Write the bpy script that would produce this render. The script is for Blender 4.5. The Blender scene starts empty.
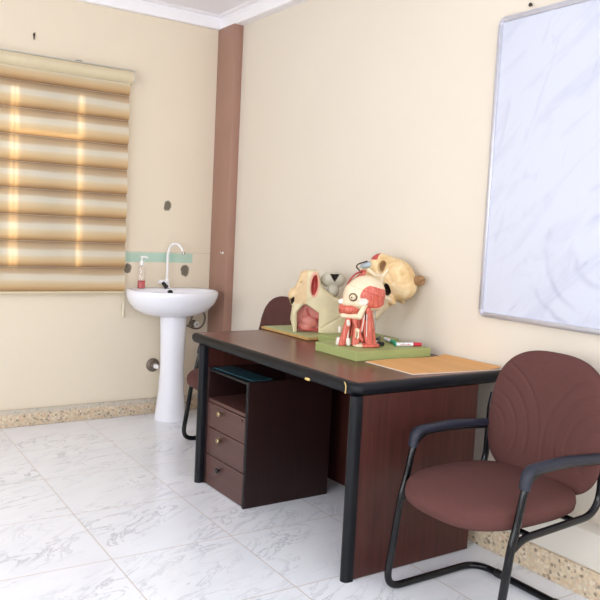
import bpy, bmesh, math, random
import numpy as np
from mathutils import Vector, Matrix
random.seed(4)
C = bpy.context.scene.collection
PI = math.pi

# ------------------------------------------------------------------ materials
def s2l(c):
    return tuple(((v/255.0)/12.92 if v/255.0 <= .04045 else ((v/255.0+.055)/1.055)**2.4) for v in c) + (1,)

class NT:
    def __init__(s, name):
        s.m = bpy.data.materials.new(name); s.m.use_nodes = True
        s.t = s.m.node_tree; s.b = s.t.nodes['Principled BSDF']
    def n(s, typ, **kw):
        o = s.t.nodes.new(typ)
        for k, v in kw.items():
            if k.startswith('i_'):
                o.inputs[k[2:].replace('_', ' ')].default_value = v
            else:
                setattr(o, k, v)
        return o
    def l(s, a, b): s.t.links.new(a, b)
    def coord(s, scale=(1, 1, 1), rot=(0, 0, 0), loc=(0, 0, 0)):
        tc = s.n('ShaderNodeTexCoord'); mp = s.n('ShaderNodeMapping')
        mp.inputs['Scale'].default_value = scale; mp.inputs['Rotation'].default_value = rot; mp.inputs['Location'].default_value = loc
        s.l(tc.outputs['Object'], mp.inputs['Vector']); return mp.outputs['Vector']
    def noise(s, vec, scale=5, detail=4, rough=.5, dist=0):
        o = s.n('ShaderNodeTexNoise'); o.inputs['Scale'].default_value = scale; o.inputs['Detail'].default_value = detail
        o.inputs['Roughness'].default_value = rough; o.inputs['Distortion'].default_value = dist
        s.l(vec, o.inputs['Vector']); return o.outputs['Fac']
    def ramp(s, fac, stops):
        o = s.n('ShaderNodeValToRGB'); r = o.color_ramp
        while len(r.elements) < len(stops): r.elements.new(.5)
        for e, (p, c) in zip(r.elements, stops):
            e.position = p; e.color = s2l(c) if max(c) > 1 else tuple(c) + (1,)
        s.l(fac, o.inputs['Fac']); return o.outputs['Color']
    def mix(s, fac, a, b, mode='MIX'):
        o = s.n('ShaderNodeMix', data_type='RGBA', blend_type=mode)
        for v, i in ((fac, 0), (a, 6), (b, 7)):
            if hasattr(v, 'links'): s.l(v, o.inputs[i])
            else: o.inputs[i].default_value = v
        return o.outputs[2]
    def math(s, op, a, b=None, c=None, clamp=False):
        o = s.n('ShaderNodeMath', operation=op, use_clamp=clamp)
        for i, v in enumerate((a, b, c)):
            if v is None: continue
            if hasattr(v, 'links'): s.l(v, o.inputs[i])
            else: o.inputs[i].default_value = v
        return o.outputs[0]
    def bump(s, h, strength=.2, dist=.01):
        o = s.n('ShaderNodeBump'); o.inputs['Strength'].default_value = strength; o.inputs['Distance'].default_value = dist
        s.l(h, o.inputs['Height']); s.l(o.outputs[0], s.b.inputs['Normal'])
    def base(s, v):
        if hasattr(v, 'links'): s.l(v, s.b.inputs['Base Color'])
        else: s.b.inputs['Base Color'].default_value = v
    def xyz(s, vec):
        o = s.n('ShaderNodeSeparateXYZ'); s.l(vec, o.inputs[0]); return o.outputs
    def set(s, rough=.5, metal=0, spec=None):
        s.b.inputs['Roughness'].default_value = rough; s.b.inputs['Metallic'].default_value = metal
        if spec is not None: s.b.inputs['Specular IOR Level'].default_value = spec

def simple(name, col, rough=.5, metal=0, var=.06, scale=30, bump=0, spec=None):
    t = NT(name); v = t.coord(); f = t.noise(v, scale, 3)
    c = s2l(col); d = tuple(x*(1-var*2) for x in c[:3]) + (1,); e = tuple(min(1, x*(1+var)) for x in c[:3]) + (1,)
    t.base(t.mix(f, d, e)); t.set(rough, metal, spec)
    if bump: t.bump(f, bump, .002)
    return t.m

def wall_mat(name, col, patches=(), strip=None, axis=0):
    """painted plaster; patches = (h, z, radius) grey cement spots; strip = (h0, h1, z0, z1) old teal paint"""
    t = NT(name); v = t.coord(); f = t.noise(v, 2.2, 4); g = t.noise(v, 60, 3)
    c = s2l(col); d = tuple(x*.94 for x in c[:3]) + (1,)
    colr = t.mix(t.math('MULTIPLY', f, .8), c, d)
    q = t.xyz(v); h = q[axis]; z = q[2]; wob = t.noise(v, 26, 3)
    if strip:
        a = t.math('MULTIPLY', t.math('GREATER_THAN', h, strip[0]), t.math('LESS_THAN', h, strip[1]))
        zz = t.math('ADD', z, t.math('MULTIPLY_ADD', wob, .014, -.007))
        b = t.math('MULTIPLY', t.math('GREATER_THAN', zz, strip[2]), t.math('LESS_THAN', zz, strip[3]))
        k = t.math('MULTIPLY', a, b)
        k = t.math('MULTIPLY', k, t.math('MULTIPLY_ADD', t.noise(v, 9, 3), .5, .6, clamp=True))
        colr = t.mix(k, colr, s2l((172, 208, 192)))
        ln = t.math('MULTIPLY', t.math('LESS_THAN', t.math('ABSOLUTE', t.math('SUBTRACT', z, strip[3]+.004)), .0015), t.math('GREATER_THAN', h, strip[0]))
        colr = t.mix(t.math('MULTIPLY', ln, .35), colr, s2l((150, 130, 115)))
    for (ph, pz, pr) in patches:
        dx = t.math('SUBTRACT', h, ph); dz = t.math('SUBTRACT', z, pz)
        r = t.math('SQRT', t.math('ADD', t.math('MULTIPLY', dx, dx), t.math('MULTIPLY', t.math('MULTIPLY', dz, dz), .6)))
        r = t.math('ADD', r, t.math('MULTIPLY_ADD', wob, pr*1.0, -pr*.5))
        m = t.math('MULTIPLY', t.math('SUBTRACT', pr, r), 1/(pr*.25), clamp=True)
        colr = t.mix(m, colr, t.mix(g, s2l((92, 84, 72)), s2l((140, 130, 112))))
    t.base(colr); t.set(.55); t.bump(g, .06, .003)
    return t.m

def tiles_mat():
    t = NT('marble_tile'); v = t.coord(rot=(0, 0, math.radians(1.25)))
    q = t.xyz(v); S = .514
    def line(c, off):
        p = t.math('PINGPONG', t.math('ADD', c, off), S/2)          # 0 at every grout line
        return t.math('LESS_THAN', p, .0022), t.math('FLOOR', t.math('DIVIDE', t.math('ADD', c, off+S*40), S))
    lx, ix = line(q[0], .841+S*20); ly, iy = line(q[1], 2.108+S*20)
    tint = t.n('ShaderNodeTexWhiteNoise', noise_dimensions='2D')
    cb = t.n('ShaderNodeCombineXYZ'); t.l(ix, cb.inputs[0]); t.l(iy, cb.inputs[1]); t.l(cb.outputs[0], tint.inputs['Vector'])
    off = t.n('ShaderNodeVectorMath', operation='MULTIPLY_ADD'); t.l(tint.outputs['Color'], off.inputs[0]); off.inputs[1].default_value = (5, 5, 5); t.l(v, off.inputs[2])
    mp = t.n('ShaderNodeMapping'); mp.inputs['Scale'].default_value = (1.15, 3.0, 1); mr = t.n('ShaderNodeMapping'); mr.inputs['Rotation'].default_value = (0, 0, -.5); t.l(off.outputs[0], mr.inputs['Vector']); t.l(mr.outputs[0], mp.inputs['Vector'])
    nz = t.noise(mp.outputs[0], 3.0, 7, .62, 1.1)
    vein = t.math('ABSOLUTE', t.math('SUBTRACT', nz, .5))
    vc = t.math('SUBTRACT', 1, t.math('MULTIPLY', vein, 34, clamp=True))
    pres = t.math('MULTIPLY', t.math('SUBTRACT', t.noise(mp.outputs[0], 1.7, 3), .42), 4.5, clamp=True)
    soft = t.math('MULTIPLY', t.math('SUBTRACT', .56, t.noise(mp.outputs[0], 1.9, 6, .6, .8)), 2.2, clamp=True)
    col = t.mix(t.math('MULTIPLY', soft, .35), s2l((243, 246, 252)), s2l((210, 215, 228)))
    col = t.mix(t.math('MULTIPLY', t.math('MULTIPLY', vc, pres), .6), col, s2l((168, 170, 182)))
    gl = t.math('MAXIMUM', lx, ly)
    col = t.mix(t.math('MULTIPLY', gl, .8), col, s2l((186, 172, 158)))
    t.base(col); t.l(t.math('MULTIPLY_ADD', gl, .5, .13), t.b.inputs['Roughness'])
    t.b.inputs['Specular IOR Level'].default_value = .5
    return t.m

def terrazzo_mat(grey):
    t = NT('terrazzo'); v = t.coord()
    vo = t.n('ShaderNodeTexVoronoi'); vo.inputs['Scale'].default_value = 88; t.l(v, vo.inputs['Vector'])
    r = t.xyz(vo.outputs['Color'])
    chip = t.ramp(r[0], [(0, (196, 178, 152)), (.35, (224, 206, 176)), (.6, (206, 168, 134)), (.8, (232, 220, 200)), (.93, (150, 128, 108)), (1, (100, 88, 76))])
    big = t.noise(v, 6, 3)
    chip = t.mix(t.math('MULTIPLY', vo.outputs['Distance'], .45, clamp=True), chip, s2l((218, 202, 176)))
    c_ = t.mix(t.math('MULTIPLY', big, .15), chip, s2l((222, 205, 176))); zq = t.xyz(v)[2]
    gp = t.math('MULTIPLY', t.math('SUBTRACT', t.math('ADD', zq, t.math('MULTIPLY_ADD', big, .03, -.015)), .074), 120, clamp=True)
    t.base(t.mix(t.math('MULTIPLY', gp, .55 if grey else 0.0), c_, s2l((192, 190, 182)))); t.set(.4)
    return t.m

def wood_mat(name, c0, c1, rough=.35, axis='z', spec=.5, sc=1):
    t = NT(name); s = {'z': (14*sc, 14*sc, .7*sc), 'y': (14*sc, .7*sc, 14*sc), 'x': (.7*sc, 14*sc, 14*sc)}[axis]
    v = t.coord(scale=s); f = t.noise(v, 3, 6, .62, .6); g = t.noise(v, 14, 3)
    f2 = t.math('ADD', t.math('MULTIPLY', f, .75), t.math('MULTIPLY', g, .25))
    t.base(t.ramp(f2, [(.3, c0), (.7, c1)])); t.set(rough, spec=spec); t.bump(g, .03, .001)
    return t.m

def fabric_mat(name, c0, c1):
    t = NT(name); v = t.coord(); f = t.noise(v, 260, 2); g = t.noise(v, 7, 3)
    c = t.mix(f, s2l(c0), s2l(c1)); t.base(t.mix(t.math('MULTIPLY', g, .25), c, s2l(c1)))
    t.set(.92, spec=.2); t.bump(f, .25, .001)
    return t.m

def blind_mat():
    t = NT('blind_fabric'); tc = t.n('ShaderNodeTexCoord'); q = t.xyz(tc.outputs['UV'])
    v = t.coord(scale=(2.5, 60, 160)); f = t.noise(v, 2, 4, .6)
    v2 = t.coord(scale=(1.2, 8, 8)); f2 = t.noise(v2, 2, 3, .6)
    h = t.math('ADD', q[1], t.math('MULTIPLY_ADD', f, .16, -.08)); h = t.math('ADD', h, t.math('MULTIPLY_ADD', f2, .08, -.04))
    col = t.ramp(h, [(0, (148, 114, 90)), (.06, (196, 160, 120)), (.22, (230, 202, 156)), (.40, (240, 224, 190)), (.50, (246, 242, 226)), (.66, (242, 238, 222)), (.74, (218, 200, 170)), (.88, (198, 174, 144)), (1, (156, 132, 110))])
    t.base(col); t.set(.6, spec=.3)
    tr = t.n('ShaderNodeBsdfTranslucent'); t.l(t.mix(.35, col, s2l((250, 205, 130))), tr.inputs['Color'])
    mx = t.n('ShaderNodeMixShader'); mx.inputs[0].default_value = .42
    t.l(t.b.outputs[0], mx.inputs[1]); t.l(tr.outputs[0], mx.inputs[2])
    t.l(mx.outputs[0], t.t.nodes['Material Output'].inputs['Surface'])
    return t.m

def whiteboard_mat():
    t = NT('whiteboard_surface'); v = t.coord()
    def streak(ang, off, sc, dist):
        m1 = t.n('ShaderNodeMapping'); m1.inputs['Rotation'].default_value = (math.radians(ang), 0, 0); m1.inputs['Location'].default_value = off; t.l(v, m1.inputs['Vector'])
        m2 = t.n('ShaderNodeMapping'); m2.inputs['Scale'].default_value = (1, 1.0, 5.0); t.l(m1.outputs[0], m2.inputs['Vector'])
        return t.noise(m2.outputs[0], sc, 5, .6, dist)
    f = streak(40, (0, 0, 0), 2.0, .9); m = t.math('MULTIPLY', t.math('SUBTRACT', f, .50), 3.0, clamp=True)
    g = streak(72, (0, 3, 1), 2.4, 1.2); m2 = t.math('MULTIPLY', t.math('SUBTRACT', g, .57), 3.5, clamp=True)
    h = streak(30, (0, 7, 2), 7, .5); m3 = t.math('MULTIPLY', t.math('MULTIPLY', t.math('SUBTRACT', h, .63), 8.0, clamp=True), m)
    col = t.mix(t.math('MULTIPLY', m, .5), s2l((204, 208, 222)), s2l((168, 170, 196)))
    col = t.mix(t.math('MULTIPLY', m2, .5), col, s2l((158, 157, 186)))
    col = t.mix(t.math('MULTIPLY', m3, .8), col, s2l((128, 128, 158)))
    q = t.xyz(v)
    dy = t.math('SUBTRACT', q[1], -3.20); dz = t.math('MULTIPLY', t.math('SUBTRACT', q[2], 1.27), 1.5)   # rubbed-out loops left by an eraser
    r = t.math('ADD', t.math('SQRT', t.math('ADD', t.math('MULTIPLY', dy, dy), t.math('MULTIPLY', dz, dz))), t.math('MULTIPLY', t.noise(v, 3.5, 3), .12))
    for rr in (.17, .30, .45, .56):
        k = t.math('SUBTRACT', 1, t.math('MULTIPLY', t.math('ABSOLUTE', t.math('SUBTRACT', r, rr)), 42), clamp=True)
        k = t.math('MULTIPLY', k, t.math('MULTIPLY', t.math('SUBTRACT', t.noise(v, 4, 4), .46), 5, clamp=True))
        col = t.mix(t.math('MULTIPLY', k, .5), col, s2l((140, 140, 168)))
    t.base(col); t.set(.22, spec=.4)
    return t.m

M = {}
M['wall_b'] = wall_mat('plaster_window_wall', (232, 219, 197), patches=[(-.298, 1.416, .030), (-.152, .979, .036), (-.566, .992, .030)], strip=(-.62, -.10, 1.035, 1.10), axis=0)
M['wall_r'] = wall_mat('plaster_board_wall', (228, 218, 203), axis=1)
M['wall_p'] = wall_mat('plaster_plain', (230, 224, 212))
M['ceil'] = simple('ceiling_paint', (246, 244, 250), .6, var=.01, scale=4)
M['cornice'] = simple('cornice_paint', (246, 244, 248), .5, var=.01, scale=8)
M['floor'] = tiles_mat(); M['terrazzo'] = terrazzo_mat(True); M['terrazzo_r'] = terrazzo_mat(False)
M['pillar'] = simple('brown_pillar_paint', (164, 126, 110), .5, var=.04, scale=6, bump=.05)
M['wood_top'] = wood_mat('mahogany_laminate_top', (84, 46, 40), (114, 68, 58), .27, 'y', .45)
M['wood_side'] = wood_mat('mahogany_laminate_side', (52, 24, 20), (82, 42, 35), .42, 'z', .4)
M['wood_dark'] = wood_mat('dark_laminate', (26, 9, 8), (44, 19, 17), .45, 'z', .4)
M['drawer'] = wood_mat('drawer_laminate', (70, 43, 39), (88, 56, 51), .4, 'y', .5, .6)
M['edge'] = simple('black_edge_band', (11, 13, 19), .45, var=.1, spec=.28)
M['black'] = simple('black_lacquer', (20, 20, 24), .25, var=.1)
M['shadowwood'] = simple('raw_inner_board', (40, 24, 22), .6)
M['tube'] = simple('black_powder_coated_tube', (11, 12, 17), .2, var=.1, spec=.35)
M['armpad'] = simple('dark_slate_plastic', (34, 37, 50), .45, var=.06, spec=.35)
M['fabric'] = fabric_mat('brown_upholstery', (76, 46, 44), (100, 65, 60))
M['shell'] = simple('chair_shell', (52, 36, 40), .5)
M['ceramic'] = simple('white_ceramic', (240, 240, 248), .08, var=.01)
M['whitepl'] = simple('white_plastic', (240, 238, 238), .3, var=.02)
M['blackpl'] = simple('black_plastic', (20, 20, 22), .35)
M['chrome'] = simple('dull_chrome', (170, 165, 158), .25, 1)
M['brass'] = simple('brass', (160, 142, 112), .3, 1)
M['bandgold'] = simple('pale_gold', (214, 186, 116), .4)
M['steel'] = simple('brushed_steel', (150, 148, 146), .3, 1)
M['alu'] = simple('aluminium', (205, 206, 216), .35, .6)
M['cornercap'] = simple('grey_corner_cap', (192, 190, 204), .4)
M['wb'] = whiteboard_mat()
M['blind'] = blind_mat()
M['rail'] = simple('cream_rail', (216, 202, 170), .18, var=.03)
M['raillight'] = simple('grey_rail_cap', (206, 202, 190), .3, var=.02)
M['cord'] = simple('pale_cord', (226, 214, 190), .6)
M['frame'] = simple('window_frame_paint', (190, 180, 165), .5)
M['shutter'] = simple('shutter_board', (120, 96, 70), .7)
M['green'] = simple('light_green_base', (160, 170, 108), .5, var=.05, scale=12)
M['greentop'] = simple('pale_green_top', (172, 180, 130), .5, var=.05, scale=9)
M['ply'] = wood_mat('light_plywood', (186, 142, 80), (214, 176, 116), .5, 'x', .3)
M['plyedge'] = simple('dark_board_edge', (58, 38, 30), .6)
M['bone'] = simple('bone_cream', (224, 204, 160), .42, var=.10, scale=22, bump=.1)
M['bone2'] = simple('bone_ivory', (232, 214, 182), .4, var=.06, scale=25)
def stained():
    t = NT('stained_skull'); v = t.coord(); f = t.noise(v, 14, 4, .6, .6); g = t.noise(v, 90, 2)
    c = t.ramp(f, [(.3, (200, 162, 108)), (.48, (224, 194, 144)), (.66, (234, 214, 176))]); t.base(c); t.set(.45); t.bump(g, .2, .002); return t.m
M['bone3'] = stained()
M['greybone'] = simple('grey_bone', (200, 194, 176), .5, var=.16, scale=30, bump=.1)
M['skin'] = simple('model_skin', (226, 196, 150), .45, var=.14, scale=20)
M['cream'] = simple('model_cream', (222, 210, 170), .4, var=.12, scale=16)
M['pink'] = simple('model_pink', (206, 126, 112), .35, var=.12, scale=24)
M['pinkdeep'] = simple('model_deep_red', (190, 76, 68), .35, var=.15, scale=30)
M['pinkrim'] = simple('model_pink_rim', (224, 168, 144), .4)
def muscle():
    t = NT('muscle_red'); v = t.coord(scale=(60, 60, 9)); f = t.noise(v, 2.2, 4, .6, .5)
    t.base(t.ramp(f, [(.25, (164, 60, 50)), (.5, (206, 100, 82)), (.8, (226, 148, 124))])); t.set(.35); t.bump(f, .3, .002); return t.m
M['muscle'] = muscle()
M['tendon'] = simple('tendon_white', (226, 218, 206), .4)
M['bluegrey'] = simple('blue_grey_cartilage', (172, 184, 190), .35)
M['white'] = simple('gloss_white', (240, 242, 246), .3, var=.02)
M['dark'] = simple('dark_cavity', (52, 36, 28), .7)
M['brown'] = simple('brown_knob', (158, 120, 82), .5, var=.2, scale=50, bump=.3)
M['paper'] = wood_mat('orange_folder', (208, 152, 92), (222, 170, 110), .6, 'y', .3, .3)
M['paperedge'] = simple('white_paper', (236, 226, 212), .6)
M['teal'] = simple('teal_cover', (34, 74, 84), .3, var=.1)
M['redcap'] = simple('red_cap', (196, 50, 66), .35)
M['greencap'] = simple('green_cap', (30, 150, 112), .35)
M['greymark'] = simple('grey_marker_body', (90, 92, 98), .35)
M['redliq'] = simple('red_liquid_soap', (222, 40, 48), .2)
M['ink'] = simple('red_print', (190, 60, 70), .5)
M['hose'] = simple('grey_hose', (120, 108, 96), .35, .3)
def clear():
    t = NT('clear_plastic'); t.base((.97, .95, .93, 1)); t.set(.08); t.b.inputs['Transmission Weight'].default_value = .9; t.b.inputs['IOR'].default_value = 1.3
    return t.m
M['clear'] = clear()
def glass():
    t = NT('window_glass'); tr = t.n('ShaderNodeBsdfTransparent'); gl = t.n('ShaderNodeBsdfGlossy'); gl.inputs['Roughness'].default_value = .02
    mx = t.n('ShaderNodeMixShader'); mx.inputs[0].default_value = .06; t.l(tr.outputs[0], mx.inputs[1]); t.l(gl.outputs[0], mx.inputs[2])
    t.l(mx.outputs[0], t.t.nodes['Material Output'].inputs['Surface']); return t.m
M['glass'] = glass()
def lampmat():
    t = NT('lamp_tube'); t.base((1, 1, 1, 1)); t.b.inputs['Emission Color'].default_value = (1, .97, .95, 1); t.b.inputs['Emission Strength'].default_value = 9
    return t.m
M['lamp'] = lampmat()

# ------------------------------------------------------------------ helpers
def link(name, me, mats, parent=None, smooth=False, auto=None):
    o = bpy.data.objects.new(name, me); C.objects.link(o)
    if not isinstance(mats, (list, tuple)): mats = [mats]
    for m in mats: me.materials.append(m)
    if smooth:
        for f in me.polygons: f.use_smooth = True
        if auto is not None:
            try: me.set_sharp_from_angle(angle=math.radians(auto))
            except Exception: pass
    if parent is not None: o.parent = parent
    return o

def fin(bm, name, mats, parent=None, smooth=False, auto=None):
    bmesh.ops.recalc_face_normals(bm, faces=bm.faces)
    me = bpy.data.meshes.new(name); bm.to_mesh(me); bm.free()
    return link(name, me, mats, parent, smooth, auto)

def abox(bm, lo, hi, bev=0, seg=2, mi=0):
    vs = [bm.verts.new((x, y, z)) for x in (lo[0], hi[0]) for y in (lo[1], hi[1]) for z in (lo[2], hi[2])]
    fs = [bm.faces.new([vs[i] for i in q]) for q in ((0, 1, 3, 2), (4, 6, 7, 5), (0, 4, 5, 1), (2, 3, 7, 6), (0, 2, 6, 4), (1, 5, 7, 3))]
    for f in fs: f.material_index = mi
    if bev:
        es = list({e for f in fs for e in f.edges})
        bmesh.ops.bevel(bm, geom=es, offset=bev, segments=seg, affect='EDGES', profile=.5, clamp_overlap=True)

def box(name, lo, hi, mats, parent=None, bev=0, seg=2):
    bm = bmesh.new(); abox(bm, lo, hi, bev, seg)
    return fin(bm, name, mats, parent, smooth=bev > 0, auto=35)

def fillet(pts, r, n=6):
    pts = [Vector(p) for p in pts]
    if not hasattr(r, '__len__'): r = [r]*len(pts)
    out = [pts[0]]
    for i in range(1, len(pts)-1):
        a, b, c = pts[i-1], pts[i], pts[i+1]; d1 = (a-b); d2 = (c-b)
        rr = min(r[i], d1.length*.49, d2.length*.49)
        p, q = b+d1.normalized()*rr, b+d2.normalized()*rr
        for k in range(n+1):
            t = k/n; out.append(p*(1-t)**2 + b*2*t*(1-t) + q*t*t)
    out.append(pts[-1]); return out

def atube(bm, pts, rad, n=12, caps=True, closed=False, sx=1.0, sy=1.0, up=None, mi=0):
    pts = [Vector(p) for p in pts]; N = len(pts)
    if not hasattr(rad, '__len__'): rad = [rad]*N
    tan = []
    for i in range(N):
        a = pts[(i-1) % N] if (closed or i > 0) else pts[i]; b = pts[(i+1) % N] if (closed or i < N-1) else pts[i]
        tan.append((b-a).normalized())
    u = Vector(up) if up else (Vector((0, 0, 1)) if abs(tan[0].z) < .9 else Vector((1, 0, 0)))
    u = (u - tan[0]*u.dot(tan[0])).normalized(); rings = []
    for i in range(N):
        u = (u - tan[i]*u.dot(tan[i])).normalized(); w = tan[i].cross(u)
        rings.append([bm.verts.new(pts[i] + (u*math.cos(2*PI*k/n)*sx + w*math.sin(2*PI*k/n)*sy)*rad[i]) for k in range(n)])
    for i in range(N if closed else N-1):
        A, B = rings[i], rings[(i+1) % N]
        for k in range(n):
            f = bm.faces.new((A[k], A[(k+1) % n], B[(k+1) % n], B[k])); f.material_index = mi
    if caps and not closed:
        bm.faces.new(rings[0]).material_index = mi; bm.faces.new(rings[-1][::-1]).material_index = mi

def tube(name, pts, rad, mats, parent=None, n=12, **k):
    bm = bmesh.new(); atube(bm, pts, rad, n, **k)
    return fin(bm, name, mats, parent, True, 50)

def alathe(bm, prof, at=(0, 0, 0), n=24, axis='z', mi=0):
    rings = []
    for r, h in prof:
        ring = []
        for k in range(n):
            a = 2*PI*k/n; c, s = r*math.cos(a), r*math.sin(a)
            p = {'z': (c, s, h), 'x': (h, c, s), 'y': (c, h, s)}[axis]
            ring.append(bm.verts.new(Vector(at)+Vector(p)))
        rings.append(ring)
    for A, B in zip(rings, rings[1:]):
        for k in range(n): bm.faces.new((A[k], A[(k+1) % n], B[(k+1) % n], B[k])).material_index = mi
    bm.faces.new(rings[0]).material_index = mi; bm.faces.new(rings[-1][::-1]).material_index = mi

def lathe(name, prof, at, mats, parent=None, n=24, axis='z'):
    bm = bmesh.new(); alathe(bm, prof, at, n, axis)
    return fin(bm, name, mats, parent, True, 40)

def rings_mesh(bm, rings, cap0=True, cap1=True):
    vr = [[bm.verts.new(p) for p in r] for r in rings]; n = len(vr[0])
    for A, B in zip(vr, vr[1:]):
        for k in range(n): bm.faces.new((A[k], A[(k+1) % n], B[(k+1) % n], B[k]))
    if cap0: bm.faces.new(vr[0])
    if cap1: bm.faces.new(vr[-1][::-1])

def thing(name, label, cat, loc=(0, 0, 0), rz=0, group=None):
    o = bpy.data.objects.new(name, None); C.objects.link(o); o.empty_display_size = .1
    o.location = loc; o.rotation_euler = (0, 0, rz); return tag(o, label, cat, group)
def tag(o, label, cat=None, group=None):
    o['label'] = label
    if cat: o['category'] = cat
    if group: o['group'] = group
    return o
def lab(o, s): o['label'] = s; return o
def struct(o): o['kind'] = 'structure'; return o

# ---- signed-distance sculpting (surface nets) for the anatomical models
class Fld:
    def __init__(s, lo, hi, h):
        s.lo, s.h = np.array(lo, float), h
        s.n = np.ceil((np.array(hi)-np.array(lo))/h).astype(int)+1
        ax = [s.lo[i]+np.arange(s.n[i])*h for i in range(3)]
        s.X, s.Y, s.Z = np.meshgrid(*ax, indexing='ij')
        s.P = (s.X, s.Y, s.Z)
def ell(P, c, r, rot=0):
    x, y, z = P[0]-c[0], P[1]-c[1], P[2]-c[2]
    if rot:
        cc, ss = math.cos(rot), math.sin(rot); x, z = x*cc+z*ss, -x*ss+z*cc
    k0 = np.sqrt((x/r[0])**2+(y/r[1])**2+(z/r[2])**2)+1e-9
    k1 = np.sqrt((x/r[0]**2)**2+(y/r[1]**2)**2+(z/r[2]**2)**2)+1e-9
    return k0*(k0-1)/k1
def cap(P, a, b, ra, rb=None):
    rb = ra if rb is None else rb
    a, b = np.array(a, float), np.array(b, float); d = b-a; L = d@d+1e-12
    t = np.clip(((P[0]-a[0])*d[0]+(P[1]-a[1])*d[1]+(P[2]-a[2])*d[2])/L, 0, 1)
    return np.sqrt((P[0]-a[0]-t*d[0])**2+(P[1]-a[1]-t*d[1])**2+(P[2]-a[2]-t*d[2])**2)-(ra+(rb-ra)*t)
def poly2(X, Z, pts):
    pts = np.array(pts, float); d = np.full(X.shape, 1e9); inside = np.zeros(X.shape, bool); n = len(pts)
    for i in range(n):
        a, b = pts[i-1], pts[i]; e = b-a
        t = np.clip(((X-a[0])*e[0]+(Z-a[1])*e[1])/(e@e), 0, 1)
        d = np.minimum(d, np.hypot(X-a[0]-t*e[0], Z-a[1]-t*e[1]))
        c = ((a[1] > Z) != (b[1] > Z)) & (X < (b[0]-a[0])*(Z-a[1])/((b[1]-a[1]) if b[1] != a[1] else 1e-9)+a[0]); inside ^= c
    return np.where(inside, -d, d)
def ext(P, pts, y0, y1, rnd=.0):
    d = poly2(P[0], P[2], pts)+rnd; w = np.abs(P[1]-(y0+y1)/2)-(y1-y0)/2+rnd
    return np.minimum(np.maximum(d, w), 0)+np.hypot(np.maximum(d, 0), np.maximum(w, 0))-rnd
def su(a, b, k=.01):
    h = np.clip(.5+.5*(b-a)/k, 0, 1); return b*(1-h)+a*h-k*h*(1-h)
def sub(a, b, k=.004): return -su(-a, b, k)

def nets(name, F, D, mats, parent, matfn=None):
    D = D.copy(); D[0] = D[-1] = 1; D[:, 0] = D[:, -1] = 1; D[:, :, 0] = D[:, :, -1] = 1
    D[D == 0] = 1e-7
    S = D < 0; n = np.array(D.shape)-1
    acc = np.zeros(tuple(n)+(3,)); cnt = np.zeros(tuple(n))
    sl = lambda o, a: slice(o, a+o)
    for ax in range(3):
        o1, o2 = [(1, 2), (0, 2), (0, 1)][ax]
        for i in (0, 1):
            for j in (0, 1):
                off = [0, 0, 0]; off[o1] = i; off[o2] = j; of2 = off[:]; of2[ax] = 1
                A = D[sl(off[0], n[0]), sl(off[1], n[1]), sl(off[2], n[2])]; B = D[sl(of2[0], n[0]), sl(of2[1], n[1]), sl(of2[2], n[2])]
                cr = (A < 0) != (B < 0); t = np.where(cr, A/np.where(cr, A-B, 1), 0)
                p = np.zeros(acc.shape); p[..., 0] = off[0]; p[..., 1] = off[1]; p[..., 2] = off[2]; p[..., ax] += t
                acc += p*cr[..., None]; cnt += cr
    act = cnt > 0; idx = -np.ones(tuple(n), int); idx[act] = np.arange(act.sum())
    g = np.argwhere(act); V = F.lo+(g+acc[act]/cnt[act][:, None])*F.h
    faces = []
    for ax in range(3):
        a1, a2 = [(1, 2), (2, 0), (0, 1)][ax]
        A = np.take(S, np.arange(n[ax]), ax); B = np.take(S, np.arange(1, n[ax]+1), ax)
        e = np.argwhere(A != B); e = e[(e[:, a1] > 0) & (e[:, a2] > 0) & (e[:, a1] < n[a1]) & (e[:, a2] < n[a2])]
        flip = ~A[e[:, 0], e[:, 1], e[:, 2]]
        def c(i, j):
            q = e.copy(); q[:, a1] -= i; q[:, a2] -= j; return idx[q[:, 0], q[:, 1], q[:, 2]]
        Q = np.stack([c(1, 1), c(0, 1), c(0, 0), c(1, 0)], 1); Q[flip] = Q[flip][:, ::-1]
        faces.append(Q)
    Fq = np.concatenate(faces)
    me = bpy.data.meshes.new(name); me.from_pydata(V.tolist(), [], Fq.tolist()); me.update()
    o = link(name, me, mats, parent, True)
    if matfn is not None:
        ctr = V[Fq].mean(1); mi = matfn(ctr[:, 0], ctr[:, 1], ctr[:, 2]).astype(int)
        me.polygons.foreach_set('material_index', mi.tolist())
    return o

# ------------------------------------------------------------------ camera
yaw, pitch, roll = .5941, -.0908, .0492
fw = Vector((math.sin(yaw)*math.cos(pitch), math.cos(yaw)*math.cos(pitch), math.sin(pitch)))
r0 = Vector((math.cos(yaw), -math.sin(yaw), 0)); u0 = r0.cross(fw)
r = r0*math.cos(roll)+u0*math.sin(roll); u = -r0*math.sin(roll)+u0*math.cos(roll)
cd = bpy.data.cameras.new('camera'); cam = bpy.data.objects.new('camera', cd); C.objects.link(cam)
cam.matrix_world = Matrix(((r.x, u.x, -fw.x, -2.4234), (r.y, u.y, -fw.y, -4.7969), (r.z, u.z, -fw.z, 1.2947), (0, 0, 0, 1)))
cd.sensor_width = 36; cd.lens = 36*760.69/600; cd.clip_start = .05
bpy.context.scene.camera = cam

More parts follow.
